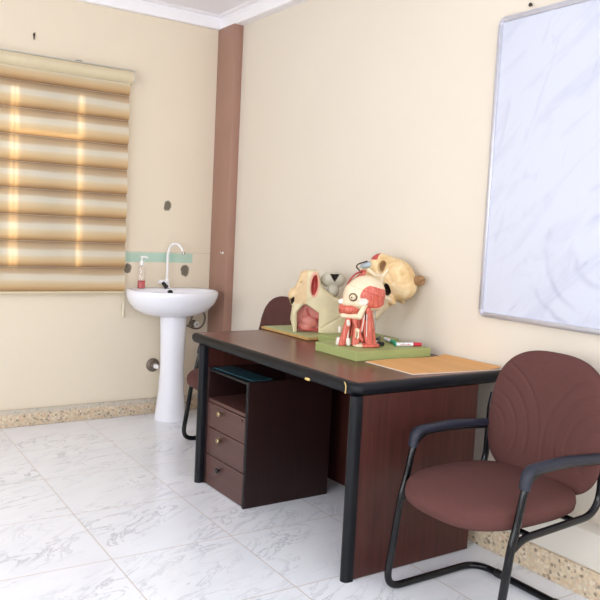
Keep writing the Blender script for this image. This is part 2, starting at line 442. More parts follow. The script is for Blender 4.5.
# ------------------------------------------------------------------ room
XW, XL, YB, HC = .10, -4.6, -6.4, 2.715
struct(box('floor', (XL-.2, YB-.2, -.1), (XW+.2, .2, 0), M['floor']))
struct(box('ceiling', (XL-.2, YB-.2, HC), (XW+.2, .2, HC+.1), M['ceil']))
struct(box('wall_right', (XW, YB-.2, 0), (XW+.2, .2, HC), M['wall_r']))
WX0, WX1, WZ0, WZ1 = -2.15, -.72, .95, 2.12
bm = bmesh.new()
abox(bm, (XL-.2, 0, 0), (WX0, .2, HC)); abox(bm, (WX1, 0, 0), (XW, .2, HC)); abox(bm, (WX0, 0, 0), (WX1, .2, WZ0)); abox(bm, (WX0, 0, WZ1), (WX1, .2, HC))
struct(fin(bm, 'wall_window_side', M['wall_b']))
# left wall and rear wall, each with a big window opening that lets daylight in
def holed(name, fixed, lo, hi, wins, z0, z1, axis):
    bm = bmesh.new(); a = lo
    def bb(p, q, c, d):
        if axis == 'x': abox(bm, (fixed[0], p, c), (fixed[1], q, d))
        else: abox(bm, (p, fixed[0], c), (q, fixed[1], d))
    for (w0, w1) in wins:
        bb(a, w0, 0, HC); bb(w0, w1, 0, z0); bb(w0, w1, z1, HC); a = w1
    bb(a, hi, 0, HC)
    return struct(fin(bm, name, M['wall_p']))
holed('wall_left', (XL-.2, XL), YB, 0, [(-5.4, -3.4), (-2.6, -.9)], .9, 2.3, 'x')
holed('wall_rear', (YB-.2, YB), XL, XW, [(-4.0, -2.2), (-1.5, -.4)], .9, 2.3, 'y')
# skirting
struct(box('baseboard_window_side', (XL, -.02, 0), (XW, 0, .108), M['terrazzo'], bev=.004))
struct(box('baseboard_right', (0, YB, 0), (XW, -.02, .108), M['terrazzo_r'], bev=.004))
struct(box('trim_1', (.006, YB, .108), (XW, -.236, .249), M['wall_p'], bev=.01))
# brown corner pillar
pl_ = struct(box('trim_2', (.035, -.236, .108), (XW, 0, HC), M['pillar'], bev=.003))
# cornice along both walls: soffit, fascia and a shadow groove
def cornice(name, horizontal):
    w_ = .030 if horizontal else .062
    prof = [(0, 2.63), (w_, 2.63), (w_+.004, 2.636), (w_+.010, 2.688), (w_+.006, 2.694), (w_+.006, 2.704), (w_+.035, 2.709), (w_+.04, HC), (0, HC)]
    bm = bmesh.new(); rs = []
    for t in (0, 1):
        if horizontal: rs.append([(-4.6 if t == 0 else .09, -o, z) for o, z in prof])
        else: rs.append([(XW-o, (YB if t == 0 else 0.0), z) for o, z in prof])
    rings_mesh(bm, rs); return struct(fin(bm, name, M['cornice']))
cornice('trim_3', True); cornice('trim_4', False)

# window behind the blind: frame, glass, and a closed shutter outside with gaps at its edges
fr = bmesh.new()
for a, b in (((WX0, .07, WZ0), (WX0+.05, .12, WZ1)), ((WX1-.05, .07, WZ0), (WX1, .12, WZ1)), ((WX0, .07, WZ0), (WX1, .12, WZ0+.05)), ((WX0, .07, WZ1-.05), (WX1, .12, WZ1)), ((-1.46, .07, WZ0), (-1.42, .12, WZ1))): abox(fr, a, b, .004, 1)
w1 = struct(fin(fr, 'window_1', M['frame']))
struct(box('window_2', (WX0+.05, .09, WZ0+.05), (WX1-.05, .095, WZ1-.05), M['glass']))
sh = bmesh.new()
abox(sh, (-.895, .15, WZ0), (WX1, .18, WZ1)); abox(sh, (-1.285, .15, WZ0), (-.93, .18, 1.80)); abox(sh, (-1.285, .15, 1.832), (-.93, .18, WZ1))
abox(sh, (WX0, .15, WZ0), (-1.335, .18, WZ1))
struct(fin(sh, 'window_3', M['shutter']))

# ------------------------------------------------------------------ blind
bl = thing('window_blind', 'tan and cream striped fabric blind with puffed horizontal folds covering the window', 'blind', (-1.5, 0, .84))
BX0, BX1 = -2.32, -.605
def blind_fabric():
    bm = bmesh.new(); uv = bm.loops.layers.uv.new('UVMap'); n = 9; seg = 14; H = .1572; nx = 44
    rows = []
    for k in range(n):
        for j in range(seg+1):
            t = j/seg*(1 if k < 8 else .62); z = k*H+t*H; b = .024*math.sin(PI*t**.62)**.8 if 0 < t < 1 else 0
            rows.append((z, b, t, k))
    g = []
    for z, b, t, k in rows:
        line = []
        for i in range(nx+1):
            x = BX0+(BX1-BX0)*i/nx
            bb = b*(1+.08*math.sin(x*7+k*2.1)); zz = z+.004*math.sin(x*3.1+k*1.7)*math.sin(PI*t)
            line.append(bm.verts.new((x+1.5, -.035-bb, zz)))
        g.append(line)
    for a in range(len(rows)-1):
        if rows[a][3] != rows[a+1][3]: continue
        for i in range(nx):
            f = bm.faces.new((g[a][i], g[a][i+1], g[a+1][i+1], g[a+1][i]))
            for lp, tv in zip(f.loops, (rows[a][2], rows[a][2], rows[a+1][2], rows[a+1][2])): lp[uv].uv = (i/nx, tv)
    me = bpy.data.meshes.new('fabric'); bm.to_mesh(me); bm.free()
    return link('fabric', me, M['blind'], bl, True)
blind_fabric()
box('bottom_rail', (BX0+1.5, -.05, -.012), (BX1+1.5, -.02, .006), M['rail'], bl, .004)
bm = bmesh.new(); pr = [(-.005, 1.413)]+[(-.046-.042*math.sin(PI*k/16), 1.3715+.0415*math.cos(PI*k/16)) for k in range(17)]+[(-.005, 1.33)]
rings_mesh(bm, [[(BX0+1.49, y, z) for y, z in pr], [(BX1+1.515, y, z) for y, z in pr]])
fin(bm, 'head_rail', M['rail'], bl, True, 45)
lab(box('end_cap', (BX1+1.515, -.088, 1.334), (BX1+1.521, -.006, 1.414), M['raillight'], bl, .004), 'grey end cap of the head rail')
lab(box('rail_cover', (BX0+1.49, -.058, 1.413), (BX1+1.515, -.004, 1.421), M['raillight'], bl, .002), 'pale grey top strip of the rail')
bm = bmesh.new(); alathe(bm, [(.006, 0), (.022, .002), (.022, .008), (.008, .012)], (.57, -.03, 1.42), 12)
lab(fin(bm, 'bracket', M['steel'], bl, True, 40), 'small grey bracket on the rail')
for k in range(1, 9):
    z = k*.1572
    tube('fold_rod', [(BX0+1.5, -.033, z), (BX1+1.505, -.033, z)], .003, M['cord'], bl, 8)
for xx in (-.905, -1.31, -1.72):
    tube('cord_lift', [(xx+1.5, -.026, 1.33), (xx+1.5, -.026, 0)], .0018, M['cord'], bl, 6)
tube('cord_loop', [(.885, -.02, 1.33), (.887, -.02, .4), (.889, -.022, 0), (.892, -.03, -.06), (.90, -.03, -.12), (.902, -.03, -.06), (.90, -.02, 0), (.898, -.02, .4), (.896, -.02, 1.33)], .0018, M['cord'], bl, 6)
lathe('cord_weight', [(.004, -.10), (.010, -.095), (.009, -.02), (.004, 0)], (.90, -.03, -.07), M['cord'], bl, 12)

# ------------------------------------------------------------------ wash basin
bs = thing('wash_basin', 'white ceramic pedestal wash basin on the wall beside the brown corner pillar', 'sink', (-.325, 0, 0))
def dring(hw, yf, yb, z, n=48, cy=None):
    """outline: straight-ish back at yb, rounded front at yf"""
    out = []; ym = yb-(yb-yf)*.42
    for k in range(n):
        a = 2*PI*k/n; c, s = math.cos(a), math.sin(a)
        e = 1.0 if s < 0 else .45
        x = hw*math.copysign(abs(c)**(1.0 if s < 0 else .55), c)
        y = ym + (s*(ym-yf) if s < 0 else (abs(s)**.8)*(yb-ym))
        out.append((x, y, z))
    return out
bm = bmesh.new()
R_ = [dring(.10, -.27, -.10, .694), dring(.15, -.31, -.05, .697), dring(.20, -.36, -.02, .712), dring(.25, -.41, -.006, .742), dring(.284, -.445, -.004, .784),
      dring(.300, -.462, -.002, .825), dring(.304, -.465, -.002, .852), dring(.300, -.460, -.003, .864), dring(.290, -.45, -.012, .868),
      dring(.272, -.430, -.125, .864), dring(.262, -.418, -.135, .852), dring(.235, -.39, -.15, .80), dring(.17, -.34, -.18, .76), dring(.08, -.29, -.22, .75)]
rings_mesh(bm, R_)
fin(bm, 'basin', M['ceramic'], bs, True, 60)
def pring(w, d, yc, z, n=32):
    yc -= .02; return [(.012+w*1.06*math.cos(2*PI*k/n), yc+d*math.sin(2*PI*k/n), z) for k in range(n)]
bm = bmesh.new()
rings_mesh(bm, [pring(.102, .10, -.17, 0), pring(.102, .10, -.17, .02), pring(.096, .094, -.17, .06), pring(.080, .082, -.17, .2), pring(.074, .078, -.17, .36), pring(.078, .08, -.17, .52), pring(.084, .085, -.17, .70)])
fin(bm, 'pedestal', M['ceramic'], bs, True, 60)
lab(lathe('overflow_hole', [(.001, .0), (.019, .0), (.019, .006), (.001, .006)], (.005, -.141, .842), M['blackpl'], bs, 16, 'y'), 'black overflow opening')
fa = thing('faucet', 'tall white gooseneck faucet rising from the rim of the wash basin', 'faucet', (-.315, -.07, .8695))
bm = bmesh.new()
alathe(bm, [(.022, 0), (.022, .012), (.016, .02), (.014, .06), (.011, .066)], (0, 0, 0), 20)
fin(bm, 'faucet_base', M['whitepl'], fa, True, 40)
tube('spout', fillet([(0, 0, .06), (0, 0, .235), (.008, -.035, .295), (.05, -.11, .265), (.058, -.125, .235)], [.0, .05, .04, .03, 0]), [.0085]*29, M['whitepl'], fa, 12) if False else None
sp = fillet([(0, 0, .06), (0, 0, .24), (.012, -.03, .30), (.045, -.09, .29), (.058, -.115, .245)], .05)
tube('spout', sp, .0085, M['whitepl'], fa, 12)
lab(lathe('aerator', [(.008, -.012), (.0105, -.01), (.0105, .006), (.008, .008)], (.059, -.117, .242), M['chrome'], fa, 14), 'metal tip of the spout')
tube('tap_body', [(-.005, -.005, .035), (-.062, -.005, .042)], [.016, .015], M['whitepl'], fa, 14)
lab(tube('tap_handle', [(-.036, -.016, .034), (-.022, -.045, .006)], [.012, .015], M['blackpl'], fa, 12), 'black tap lever')

sb = thing('soap_bottle', 'clear pump bottle with red liquid soap on the left rim of the wash basin', 'bottle', (-.505, -.09, .868))
sb.scale = (1.05, 1.05, 1.32)
bm = bmesh.new(); alathe(bm, [(.020, 0), (.023, .003), (.023, .095), (.020, .105), (.009, .112), (.009, .118)], (0, 0, 0), 24)
fin(bm, 'bottle_body', M['clear'], sb, True, 40)
lab(lathe('liquid', [(.020, .002), (.0218, .004), (.0218, .034), (.021, .035)], (0, 0, 0), M['redliq'], sb), 'red liquid soap')
lab(lathe('label_band', [(.0232, .036), (.0234, .036), (.0234, .038), (.0232, .038)], (0, 0, 0), M['redcap'], sb), 'thin red label line')
bm = bmesh.new(); alathe(bm, [(.012, .114), (.013, .118), (.012, .132), (.005, .136), (.004, .150), (.008, .151), (.008, .158), (.004, .160)], (0, 0, 0), 18)
atube(bm, [(0, 0, .155), (.022, -.008, .156), (.034, -.012, .150)], .004, 8)
fin(bm, 'pump', M['whitepl'], sb, True, 40)

# valve with a hose loop and the drain flange in the wall
va = thing('water_valve', 'small white capped valve with grey hose loop under the right side of basin', 'valve', (-.075, 0, .612))
lathe('flange', [(.026, -.001), (.026, -.008), (.014, -.014), (.012, -.04)], (0, 0, 0), M['hose'], va, 20, 'y')
lab(lathe('cap', [(.018, -.04), (.020, -.043), (.020, -.055), (.008, -.058)], (0, 0, 0), M['whitepl'], va, 20, 'y'), 'white round cap')
lab(lathe('screw', [(.005, -.058), (.005, -.061)], (0, 0, 0), M['blackpl'], va, 10, 'y'), 'black centre screw')
lp = [(-.055, -.03, -.01), (-.02, -.035, -.03), (.03, -.035, -.035), (.068, -.035, 0), (.075, -.035, .06), (.04, -.035, .098), (-.01, -.035, .085), (-.035, -.035, .035), (-.06, -.05, -.02), (-.12, -.10, .02)]
tube('hose', fillet(lp, .04, 4), .0055, M['hose'], va, 10)
df = thing('drain_flange', 'dull metal drain flange on the wall left of the basin pedestal', 'pipe fitting', (-.37, 0, .335))
lathe('flange', [(.047, -.001), (.047, -.006), (.040, -.014), (.028, -.018), (.026, -.05), (.018, -.052)], (0, 0, 0), M['hose'], df, 28, 'y')
lab(tube('drain_pipe', [(0, -.03, 0), (0, -.075, 0), (.01, -.082, .0)], .016, M['whitepl'], df, 14), 'white waste pipe')

# small wall fittings
hk = thing('wall_hook', 'small white hook on the side of the brown corner pillar', 'hook', (.035, -.195, 1.118))
lathe('hook_plate', [(.008, -.0005), (.008, -.004), (.004, -.006)], (0, 0, 0), M['whitepl'], hk, 14, 'x')
tube('hook_pin', [(-.004, 0, 0), (-.018, 0, -.001), (-.022, 0, .008)], .0022, M['whitepl'], hk, 8)
nl = lathe('nail', [(.0015, .012), (.0018, -.012), (.008, -.012), (.008, -.016), (.003, -.018)], (0, 0, 0), M['dark'], None, 12, 'x'); nl.location = (.10, -2.645, 2.253)
tag(nl, 'dark nail head in the wall just above the whiteboard frame', 'nail')
n2 = bmesh.new(); atube(n2, [(0, .01, 0), (0, -.012, 0), (0, -.02, .004)], .003, 8); atube(n2, [(0, -.004, .001), (-.001, -.006, -.035)], [.007, .002], 8)
n2 = fin(n2, 'nail', M['dark'], None, True, 50); n2.location = (-1.193, 0, 2.386); tag(n2, 'grey bent nail in the wall above the window blind', 'nail')

# ------------------------------------------------------------------ whiteboard
wbY0, wbY1, wbZ0, wbZ1 = -4.32, -2.49, .962, 2.229
wb = thing('whiteboard', 'large white dry-erase board with smudges and aluminium frame on the right wall', 'whiteboard', (XW, 0, 0))
def wbx(name, lo, hi, m, bev=.003): return box(name, (lo[0]-XW, lo[1], lo[2]), (hi[0]-XW, hi[1], hi[2]), m, wb, bev)
wbx('writing_surface', (.083, wbY0+.01, wbZ0+.01), (.0995, wbY1-.01, wbZ1-.01), M['wb'], 0)
for nm, lo, hi in (('frame_side', (.074, wbY1-.022, wbZ0+.03), (.0998, wbY1, wbZ1-.03)), ('frame_side', (.074, wbY0, wbZ0+.03), (.0998, wbY0+.022, wbZ1-.03)),
                   ('frame_rail', (.074, wbY0+.03, wbZ0), (.0998, wbY1-.03, wbZ0+.022)), ('frame_rail', (.074, wbY0+.03, wbZ1-.022), (.0998, wbY1-.03, wbZ1))):
    wbx(nm, lo, hi, M['alu'], .005)
for cy, cz in ((wbY1, wbZ0), (wbY1, wbZ1), (wbY0, wbZ0), (wbY0, wbZ1)):
    sy = -1 if cy == wbY1 else 1; sz = 1 if cz == wbZ0 else -1
    bm = bmesh.new(); pts = fillet([(0, 0 + sy*.05, sz*.011), (0, sy*.011, sz*.011), (0, sy*.011, sz*.05)], .03, 6)
    atube(bm, pts, .0125, 10)
    o = fin(bm, 'corner_cap', M['cornercap'], wb, True, 60); o.location = (-.0128, cy, cz); lab(o, 'rounded grey plastic frame corner')

# ------------------------------------------------------------------ desk
DX0, DX1, DY0, DY1, DZ = -.722, .088, -2.672, -1.275, .75
dk = thing('office_desk', 'mahogany laminate office desk with black rounded edges along the right wall', 'desk', (-.32, -1.97, 0))
def P_(x, y, z): return (x+.32, y+1.97, z)
def top_mesh():
    ins = box('tabletop', P_(DX0+.028, DY0+.028, DZ-.042), P_(DX1-.01, DY1-.028, DZ), M['wood_top'], dk, .001, 1)
    bm = bmesh.new(); z0, z1 = DZ-.047, DZ-.0008
    path = fillet([(DX1-.011, DY0+.02, 0), (DX0+.02, DY0+.02, 0), (DX0+.02, DY1-.02, 0), (DX1-.011, DY1-.02, 0)], .03, 5)
    # swept band with a half-round outer face
    prof = [(-.010, z0), (.006, z0), (.014, z0+.006), (.019, z0+.018), (.019, z1-.014), (.013, z1-.004), (.004, z1), (-.010, z1)]
    ring = []
    for i, p in enumerate(path):
        a = path[max(0, i-1)]; b = path[min(len(path)-1, i+1)]; t = (b-a).normalized(); nrm = Vector((-t.y, t.x, 0))*1.0
        nrm = Vector((t.y, -t.x, 0)); 
        c = Vector(((DX0+DX1)/2, (DY0+DY1)/2, 0))
        if nrm.dot(p-c) < 0: nrm = -nrm
        ring.append([P_(*(p+nrm*o+Vector((0, 0, z)))) for o, z in prof])
    rings_mesh(bm, ring); lab(fin(bm, 'edge_band', M['edge'], dk, True, 50), 'thick black rounded edge band')
top_mesh()
def end_panel(y, x1=-.075):
    p = box('end_panel', P_(DX0+.03, y-.014, .004), P_(x1, y+.014, DZ-.047), M['wood_side'], dk, .001, 1)
    bm = bmesh.new(); n = 12; prof = [(.022, -.021)]+[(.002-.020*math.sin(PI*k/n), -.021*math.cos(PI*k/n)) for k in range(n+1)]+[(.022, .021)]
    rings_mesh(bm, [[P_(DX0+.014+a, y+b, z) for a, b in prof] for z in (0, DZ-.047)])
    lab(fin(bm, 'leg_edge', M['edge'], dk, True, 50), 'black half-round front edge of the end panel')
end_panel(-2.648); end_panel(-1.412)
box('modesty_panel', P_(-.10, -2.634, .02), P_(-.08, -1.426, DZ-.047), M['wood_side'], dk, .001, 1)
for (x, y, a) in ((DX0, -2.645, 0),):
    bm = bmesh.new(); atube(bm, [P_(DX0-.001, -2.60+0*.0, .746), P_(DX0-.003, -2.612, .735), P_(DX0-.003, -2.612, .715), P_(DX0, -2.606, .706)], .0022, 8)
    lab(fin(bm, 'band_joint', M['bandgold'], dk, True, 50), 'pale yellow line at the corner of the edge band')
bm = bmesh.new(); abox(bm, P_(DX0-.006, -2.375, .706), P_(DX0+.004, -2.345, .717), .003, 1)
lab(fin(bm, 'clip', M['bandgold'], dk, True, 50), 'small brass clip under the front edge')

# drawer unit
du = thing('drawer_unit', 'dark three drawer pedestal cabinet with an open niche standing under the desk', 'cabinet', (-.45, -1.64, 0))
def Q_(x, y, z): return (x+.45, y+1.64, z)
UX0, UX1, UY0, UY1, UH = -.688, -.215, -1.85, -1.432, .594
def ub(name, lo, hi, m, bev=.0015, par=None): return box(name, Q_(*lo), Q_(*hi), m, par or du, bev, 1)
ub('side_panel', (UX0, UY0, 0), (UX1, UY0+.018, UH), M['wood_dark'])
ub('side_panel', (UX0, UY1-.018, 0), (UX1, UY1, UH), M['wood_dark'])
ub('back_panel', (UX1-.018, UY0+.019, .02), (UX1, UY1-.019, UH-.003), M['wood_dark'])
ub('shelf', (UX0+.004, UY0+.019, .425), (UX1-.019, UY1-.019, .443), M['drawer'])
ub('bottom_panel', (UX0+.02, UY0+.019, .01), (UX1-.019, UY1-.019, .028), M['wood_dark'])
lab(ub('front_edge', (UX0-.004, UY0, 0), (UX0-.0005, UY0+.018, UH), M['edge'], .001), 'black edging strip of the near side panel')
lab(ub('top_tray', (UX0+.003, UY0+.019, UH-.016), (UX0+.15, UY1-.019, UH-.004), M['edge'], .001), 'black sliding tray at the top')
for i, (z0, z1) in enumerate(((.302, .423), (.162, .299), (.004, .159))):
    d = ub('drawer', (UX0, UY0+.021, z0), (UX0+.018, UY1-.021, z1), M['drawer'], .002)
    zc = (.412, .262, .112)[i]; zc = (z0+z1)/2+(.03 if i < 2 else .03)
    yk = -1.60
    k = lathe('knob', [(.006, .001), (.006, -.010), (.013, -.014), (.014, -.020), (.010, -.025), (.002, -.026)], Q_(UX0, yk, zc), M['brass'] if i < 2 else M['blackpl'], d, 18, 'x')
    if i == 2: lab(k, 'black drawer knob')
    if i == 0: lathe('lock', [(.008, .001), (.008, -.003), (.002, -.004)], Q_(UX0, UY0+.055, .405), M['drawer'], d, 14, 'x')
ft = box('folder', (-.055, -.182, 0), (.055, .182, .006), M['teal'], None, .001, 1); ft.location = (-.607, -1.64, UH-.0035); ft.rotation_euler = (0, 0, .05)
tag(ft, 'dark teal folder lying on top of the drawer unit under the desk', 'folder')

# ------------------------------------------------------------------ chairs
def make_chair():
    t = thing('visitor_chair', 'brown upholstered armchair on a black cantilever tube frame at near end of desk', 'chair', (-.38, -3.045, 0))
    ox = .38
    W = .255
    def q(x, y, z): return (x+ox, y, z)
    # floor sled and both lower legs: one bent tube
    pts = [q(-.566, W, .40), q(-.583, W, .345), q(-.632, W, .0135), q(-.158, W, .0135), q(-.158, -W, .0135), q(-.632, -W, .0135), q(-.583, -W, .345), q(-.566, -W, .40)]
    tube('sled_frame', fillet(pts, [0, .03, .075, .085, .085, .075, .03, 0], 8), .0135, M['tube'], t, 14)
    for s in (1, -1):
        y = W*s
        tube('arm_tube', fillet([q(-.580, y, .362), q(-.562, y, .42), q(-.528, y, .580), q(-.36, y, .586), q(-.138, y, .572)], [0, .03, .075, .05, 0], 8), .0125, M['tube'], t, 14)
        tube('seat_rail', fillet([q(-.583, y, .34), q(-.53, y, .372), q(-.15, y, .388), q(-.142, y, .64), q(-.128, y, .70)], [0, .05, .085, .02, 0], 8), .0125, M['tube'], t, 14)
        pad = fillet([q(-.541, y, .530), q(-.530, y, .590), q(-.36, y, .597), q(-.15, y, .584)], [0, .075, .05, 0], 8)
        o = tube('armrest', pad, [.0165]+[.0185]*(len(pad)-2)+[.0165], M['armpad'], t, 16, sx=.9, sy=1.15, up=(-1, 0, 0)); lab(o, 'slate grey plastic armrest sleeve')
        lathe('joint_sleeve', [(.0145, -.018), (.0165, -.016), (.0165, .016), (.0145, .018)], q(-.158, s*.135, .0135), M['blackpl'], t, 16, 'y')
    for xx in (-.50, -.26):
        tube('crossbar', [q(xx, -W+.005, .378), q(xx, W-.005, .378)], .010, M['tube'], t, 10)
    # seat
    def sring(hx, hy, z, xc, n=56, e=3.1, dome=0):
        out = []
        for k in range(n):
            a = 2*PI*k/n; c, s = math.cos(a), math.sin(a)
            X = math.copysign(abs(c)**(2/e), c)*hx; Y = math.copysign(abs(s)**(2/e), s)*hy
            if X < 0: Y *= 1-.06*(X/hx)**2
            out.append(q(xc+X, Y, z-.012*max(0, (-X/.25))**3))
        return out
    bm = bmesh.new(); xc = -.408
    rings_mesh(bm, [sring(.232, .205, .388, xc), sring(.258, .226, .388, xc), sring(.272, .240, .400, xc), sring(.276, .2425, .420, xc), sring(.272, .240, .440, xc), sring(.258, .228, .455, xc), sring(.21, .195, .464, xc), sring(.13, .125, .470, xc), sring(.05, .05, .472, xc)])
    fin(bm, 'seat', M['fabric'], t, True, 80)
    # backrest: dense grid, embossed with tulip arcs
    nu, nv = 120, 130; zc, hz, hy = .650, .248, .258
    def pt(a, b, front):
        # a,b in [-1,1] disc-mapped outline coordinates
        y = a*hy; z = b*hz
        return y, z
    def outline(b):
        # half width at height b (-1 bottom .. 1 top)
        zz = abs(b); e = 3.1 if b > 0 else 3.8
        w = (max(0, 1-zz**e))**(1/2.7)
        return w*(1-.05*max(0, b)) * (1 - .03*max(0, -b))
    bm = bmesh.new(); grid = [[], []]
    for side in (0, 1):
        for j in range(nv+1):
            b = -math.cos(PI*j/nv); row = []
            for i in range(nu+1):
                a = -math.cos(PI*i/nu); y = a*hy*outline(b); z = b*hz
                ed = math.sqrt(max(0, 1-abs(a)**5))*math.sqrt(max(0, 1-abs(b)**7))
                th = .026*ed
                xm = -.150+.30*(z+hz)*.5*.68 - .30*y*y*1.0      # tilt and wrap-around
                if side == 0:
                    g = 0
                    for s in (1, -1):
                        if s*y < -.002: continue
                        cy, cz = s*.235, -.075
                        d = math.hypot((y-cy), (z-cz)*.86)
                        for rr in (.075, .125, .175, .225):
                            if z > cz-.10: g = max(g, math.exp(-((d-rr)/.0042)**2)*min(1, max(0, (z-cz+.10)/.06)))
                    bulge = .006*math.cos(z*6)*ed
                    row.append(bm.verts.new(q(xm-th-bulge+.0045*g*ed, y-.006, zc+z)))
                else: row.append(bm.verts.new(q(xm+.016*ed, y-.006, zc+z)))
            grid[side].append(row)
    for side in (0, 1):
        for j in range(nv):
            for i in range(nu):
                f = bm.faces.new((grid[side][j][i], grid[side][j][i+1], grid[side][j+1][i+1], grid[side][j+1][i]))
                f.material_index = side
    bmesh.ops.remove_doubles(bm, verts=bm.verts, dist=.0002)
    fin(bm, 'backrest', [M['fabric'], M['shell']], t, True, 80)
    tube('back_bracket', [q(-.128, -W, .60), q(-.085, -.20, .60), q(-.085, .20, .60), q(-.128, W, .60)], .011, M['tube'], t, 10)
    return t
def copy_thing(root):
    r = root.copy(); C.objects.link(r)
    for ch in [o for o in C.objects if o.parent == root]:
        c = ch.copy(); C.objects.link(c); c.parent = r
        for g in [o for o in C.objects if o.parent == ch]:
            d = g.copy(); C.objects.link(d); d.parent = c
    return r
ch1 = make_chair()
ch1['group'] = 'brown visitor chairs'
ch2 = copy_thing(ch1); ch2.location = (-.238, -.988, 0); ch2.rotation_euler = (0, 0, math.radians(-4))
ch2['label'] = 'brown upholstered chair half hidden behind the far end of the desk near the basin'

# ------------------------------------------------------------------ things on the desk
wbd = thing('display_board', 'thin plywood board with pale green top under the sectioned head model', 'board', (-.08, -1.485, DZ))
box('board_core', (-.20, -.225, .003), (.15, .225, .014), M['ply'], wbd, .001, 1)
lab(box('board_top', (-.192, -.217, .014), (.143, .217, .017), M['greentop'], wbd, .001, 1), 'pale green painted top')
lab(box('board_underside', (-.198, -.223, 0), (.148, .223, .003), M['plyedge'], wbd, 0), 'dark underside edge')
bb = box('base_block', (-.155, -.121, 0), (.165, .121, .036), M['green'], None, .002, 1); bb.location = (-.070, -1.842, DZ)
tag(bb, 'green wooden base block farther back under the large tan skull', 'base block', 'green base blocks')
nb = box('base_block', (-.215, -.155, 0), (.215, .155, .04), M['green'], None, .002, 1); nb.location = (-.20, -2.122, DZ)
tag(nb, 'green wooden base block nearest the front under the red muscle head', 'base block', 'green base blocks')

# --- red muscle head
mh = thing('muscle_head_model', 'anatomical head and neck model with red muscles facing left on front green block', 'anatomical model', (-.29, -2.12, DZ+.04), -.594)
F = Fld((-.11, -.10, -.01), (.13, .11, .335), .0026); P = F.P
sk = ell(P, (.024, 0, .236), (.090, .066, .083), .12)
sk = su(sk, ell(P, (-.028, 0, .222), (.048, .054, .052)), .025)
sk = su(sk, ell(P, (.072, 0, .190), (.034, .048, .024)), .02)
sk = su(sk, cap(P, (-.055, -.034, .196), (.02, -.056, .196), .009, .007), .01)
sk = su(sk, cap(P, (-.055, .034, .196), (.02, .056, .196), .009, .007), .01)
sk = su(sk, ell(P, (-.050, 0, .192), (.032, .042, .024)), .012)
sk = su(sk, ell(P, (0, 0, .190), (.040, .058, .020)), .012)
for s in (-1, 1):
    sk = sub(sk, ell(P, (-.034, s*.050, .222), (.020, .020, .019)), .004)
pl1 = (P[2]-(.262-.36*(P[0]+.01)))
sk = np.maximum(sk, -(np.maximum(np.abs(pl1)-.0012, -(sk+.004))))
nets('skull', F, sk, [M['bone2'], M['muscle'], M['bluegrey'], M['dark'], M['tendon']], mh, lambda x, y, z:
     np.where((np.hypot(x+.034, z-.222) < .0185) & (np.abs(y) < .040), 3,
     np.where(np.hypot((x-.012)*.8, (z-.206)*1.1) < .017, 4,
     np.where((((x-.060)/.064)**2+((z-.229)/.052)**2 < 1) & (z < .280-.25*(x-.03)) & (z > .178), 1,
     0))))
for s in (-1, 1):
    lab(lathe('eyeball', [(.002, -.0145), (.010, -.011), (.0150, 0), (.010, .011), (.002, .0145)], (-.034, s*.0435, .222), M['bone2'], mh, 18, 'y'), 'ivory eyeball in its socket')
    bm = bmesh.new(); ri = [(-.034+.0165*math.cos(-2.4+3.6*k/20), s*.0495, .222+.0165*math.sin(-2.4+3.6*k/20)) for k in range(21)]; atube(bm, ri, .0016, 8)
    lab(fin(bm, 'eye_ring', M['plyedge'], mh, True), 'dark ring round the eye')
    lathe('pupil', [(.0034, s*-.001), (.003, s*.0015)], (-.041, s*.0565, .222), M['dark'], mh, 12, 'y')
F2 = Fld((-.11, -.07, .10), (.06, .07, .215), .0026); P = F2.P
no = su(ell(P, (-.080, 0, .196), (.017, .013, .011)), ell(P, (-.070, 0, .215), (.010, .010, .022), -.5), .01)
lab(nets('nose_cartilage', F2, no, [M['white'], M['pinkrim']], mh, lambda x, y, z: np.where(z > .208, 1, 0)), 'white nose cartilage')
mo = su(ell(P, (-.040, 0, .165), (.048, .055, .030)), ell(P, (-.078, 0, .163), (.017, .032, .025)), .012)
for zz in (.150, .158, .168, .178): mo = sub(mo, cap(P, (-.085, -.05, zz-.004), (-.01, -.065, zz+.004), .0022), .003)
mo = sub(mo, ell(P, (-.095, 0, .160), (.022, .03, .0025)), .003)
nets('mouth_muscle', F2, mo, M['muscle'], mh)
ja = np.minimum(cap(P, (-.070, -.024, .136), (-.002, -.042, .136), .010, .014), cap(P, (-.002, -.046, .138), (.022, -.050, .192), .015, .011))
ja = np.minimum(ja, np.minimum(cap(P, (-.072, .020, .138), (-.002, .046, .134), .0095, .012), cap(P, (-.002, .046, .134), (.020, .052, .188), .012, .008)))
ja = su(ja, cap(P, (-.076, -.02, .137), (-.076, .02, .137), .010), .01)
nets('jawbone', F2, ja, M['bone2'], mh)
F3 = Fld((-.11, -.075, -.004), (.11, .075, .20), .003); P = F3.P
nk = None
for a, b, ra, rb in (((.036, -.045, .170), (.052, -.040, .012), .012, .015), ((.012, -.043, .140), (.040, -.045, .02), .008, .010), ((.040, -.02, .16), (.062, -.02, .01), .018, .022),
                     ((-.012, -.034, .130), (-.020, -.034, .01), .009, .010), ((-.046, -.026, .128), (-.070, -.020, .004), .014, .018), ((-.038, .02, .13), (-.05, .02, .004), .014, .016),
                     ((.03, .045, .17), (.045, .042, .01), .014, .018), ((.0, .038, .13), (-.005, .036, .01), .012, .013), ((-.028, -.04, .12), (.018, -.05, .03), .006, .007), ((0, 0, .15), (0, 0, .01), .026, .028),
                     ((.016, -.048, .115), (-.008, -.046, .012), .005, .008)):
    c = cap(P, a, b, ra, rb); nk = c if nk is None else su(nk, c, .004)
nk = np.maximum(nk, -(P[2]-.001))
nets('neck_muscles', F3, nk, [M['muscle'], M['bone2']], mh, lambda x, y, z: np.where((np.abs(x+.008) < .009) & (z < .085) & (z > .04), 1, 0))
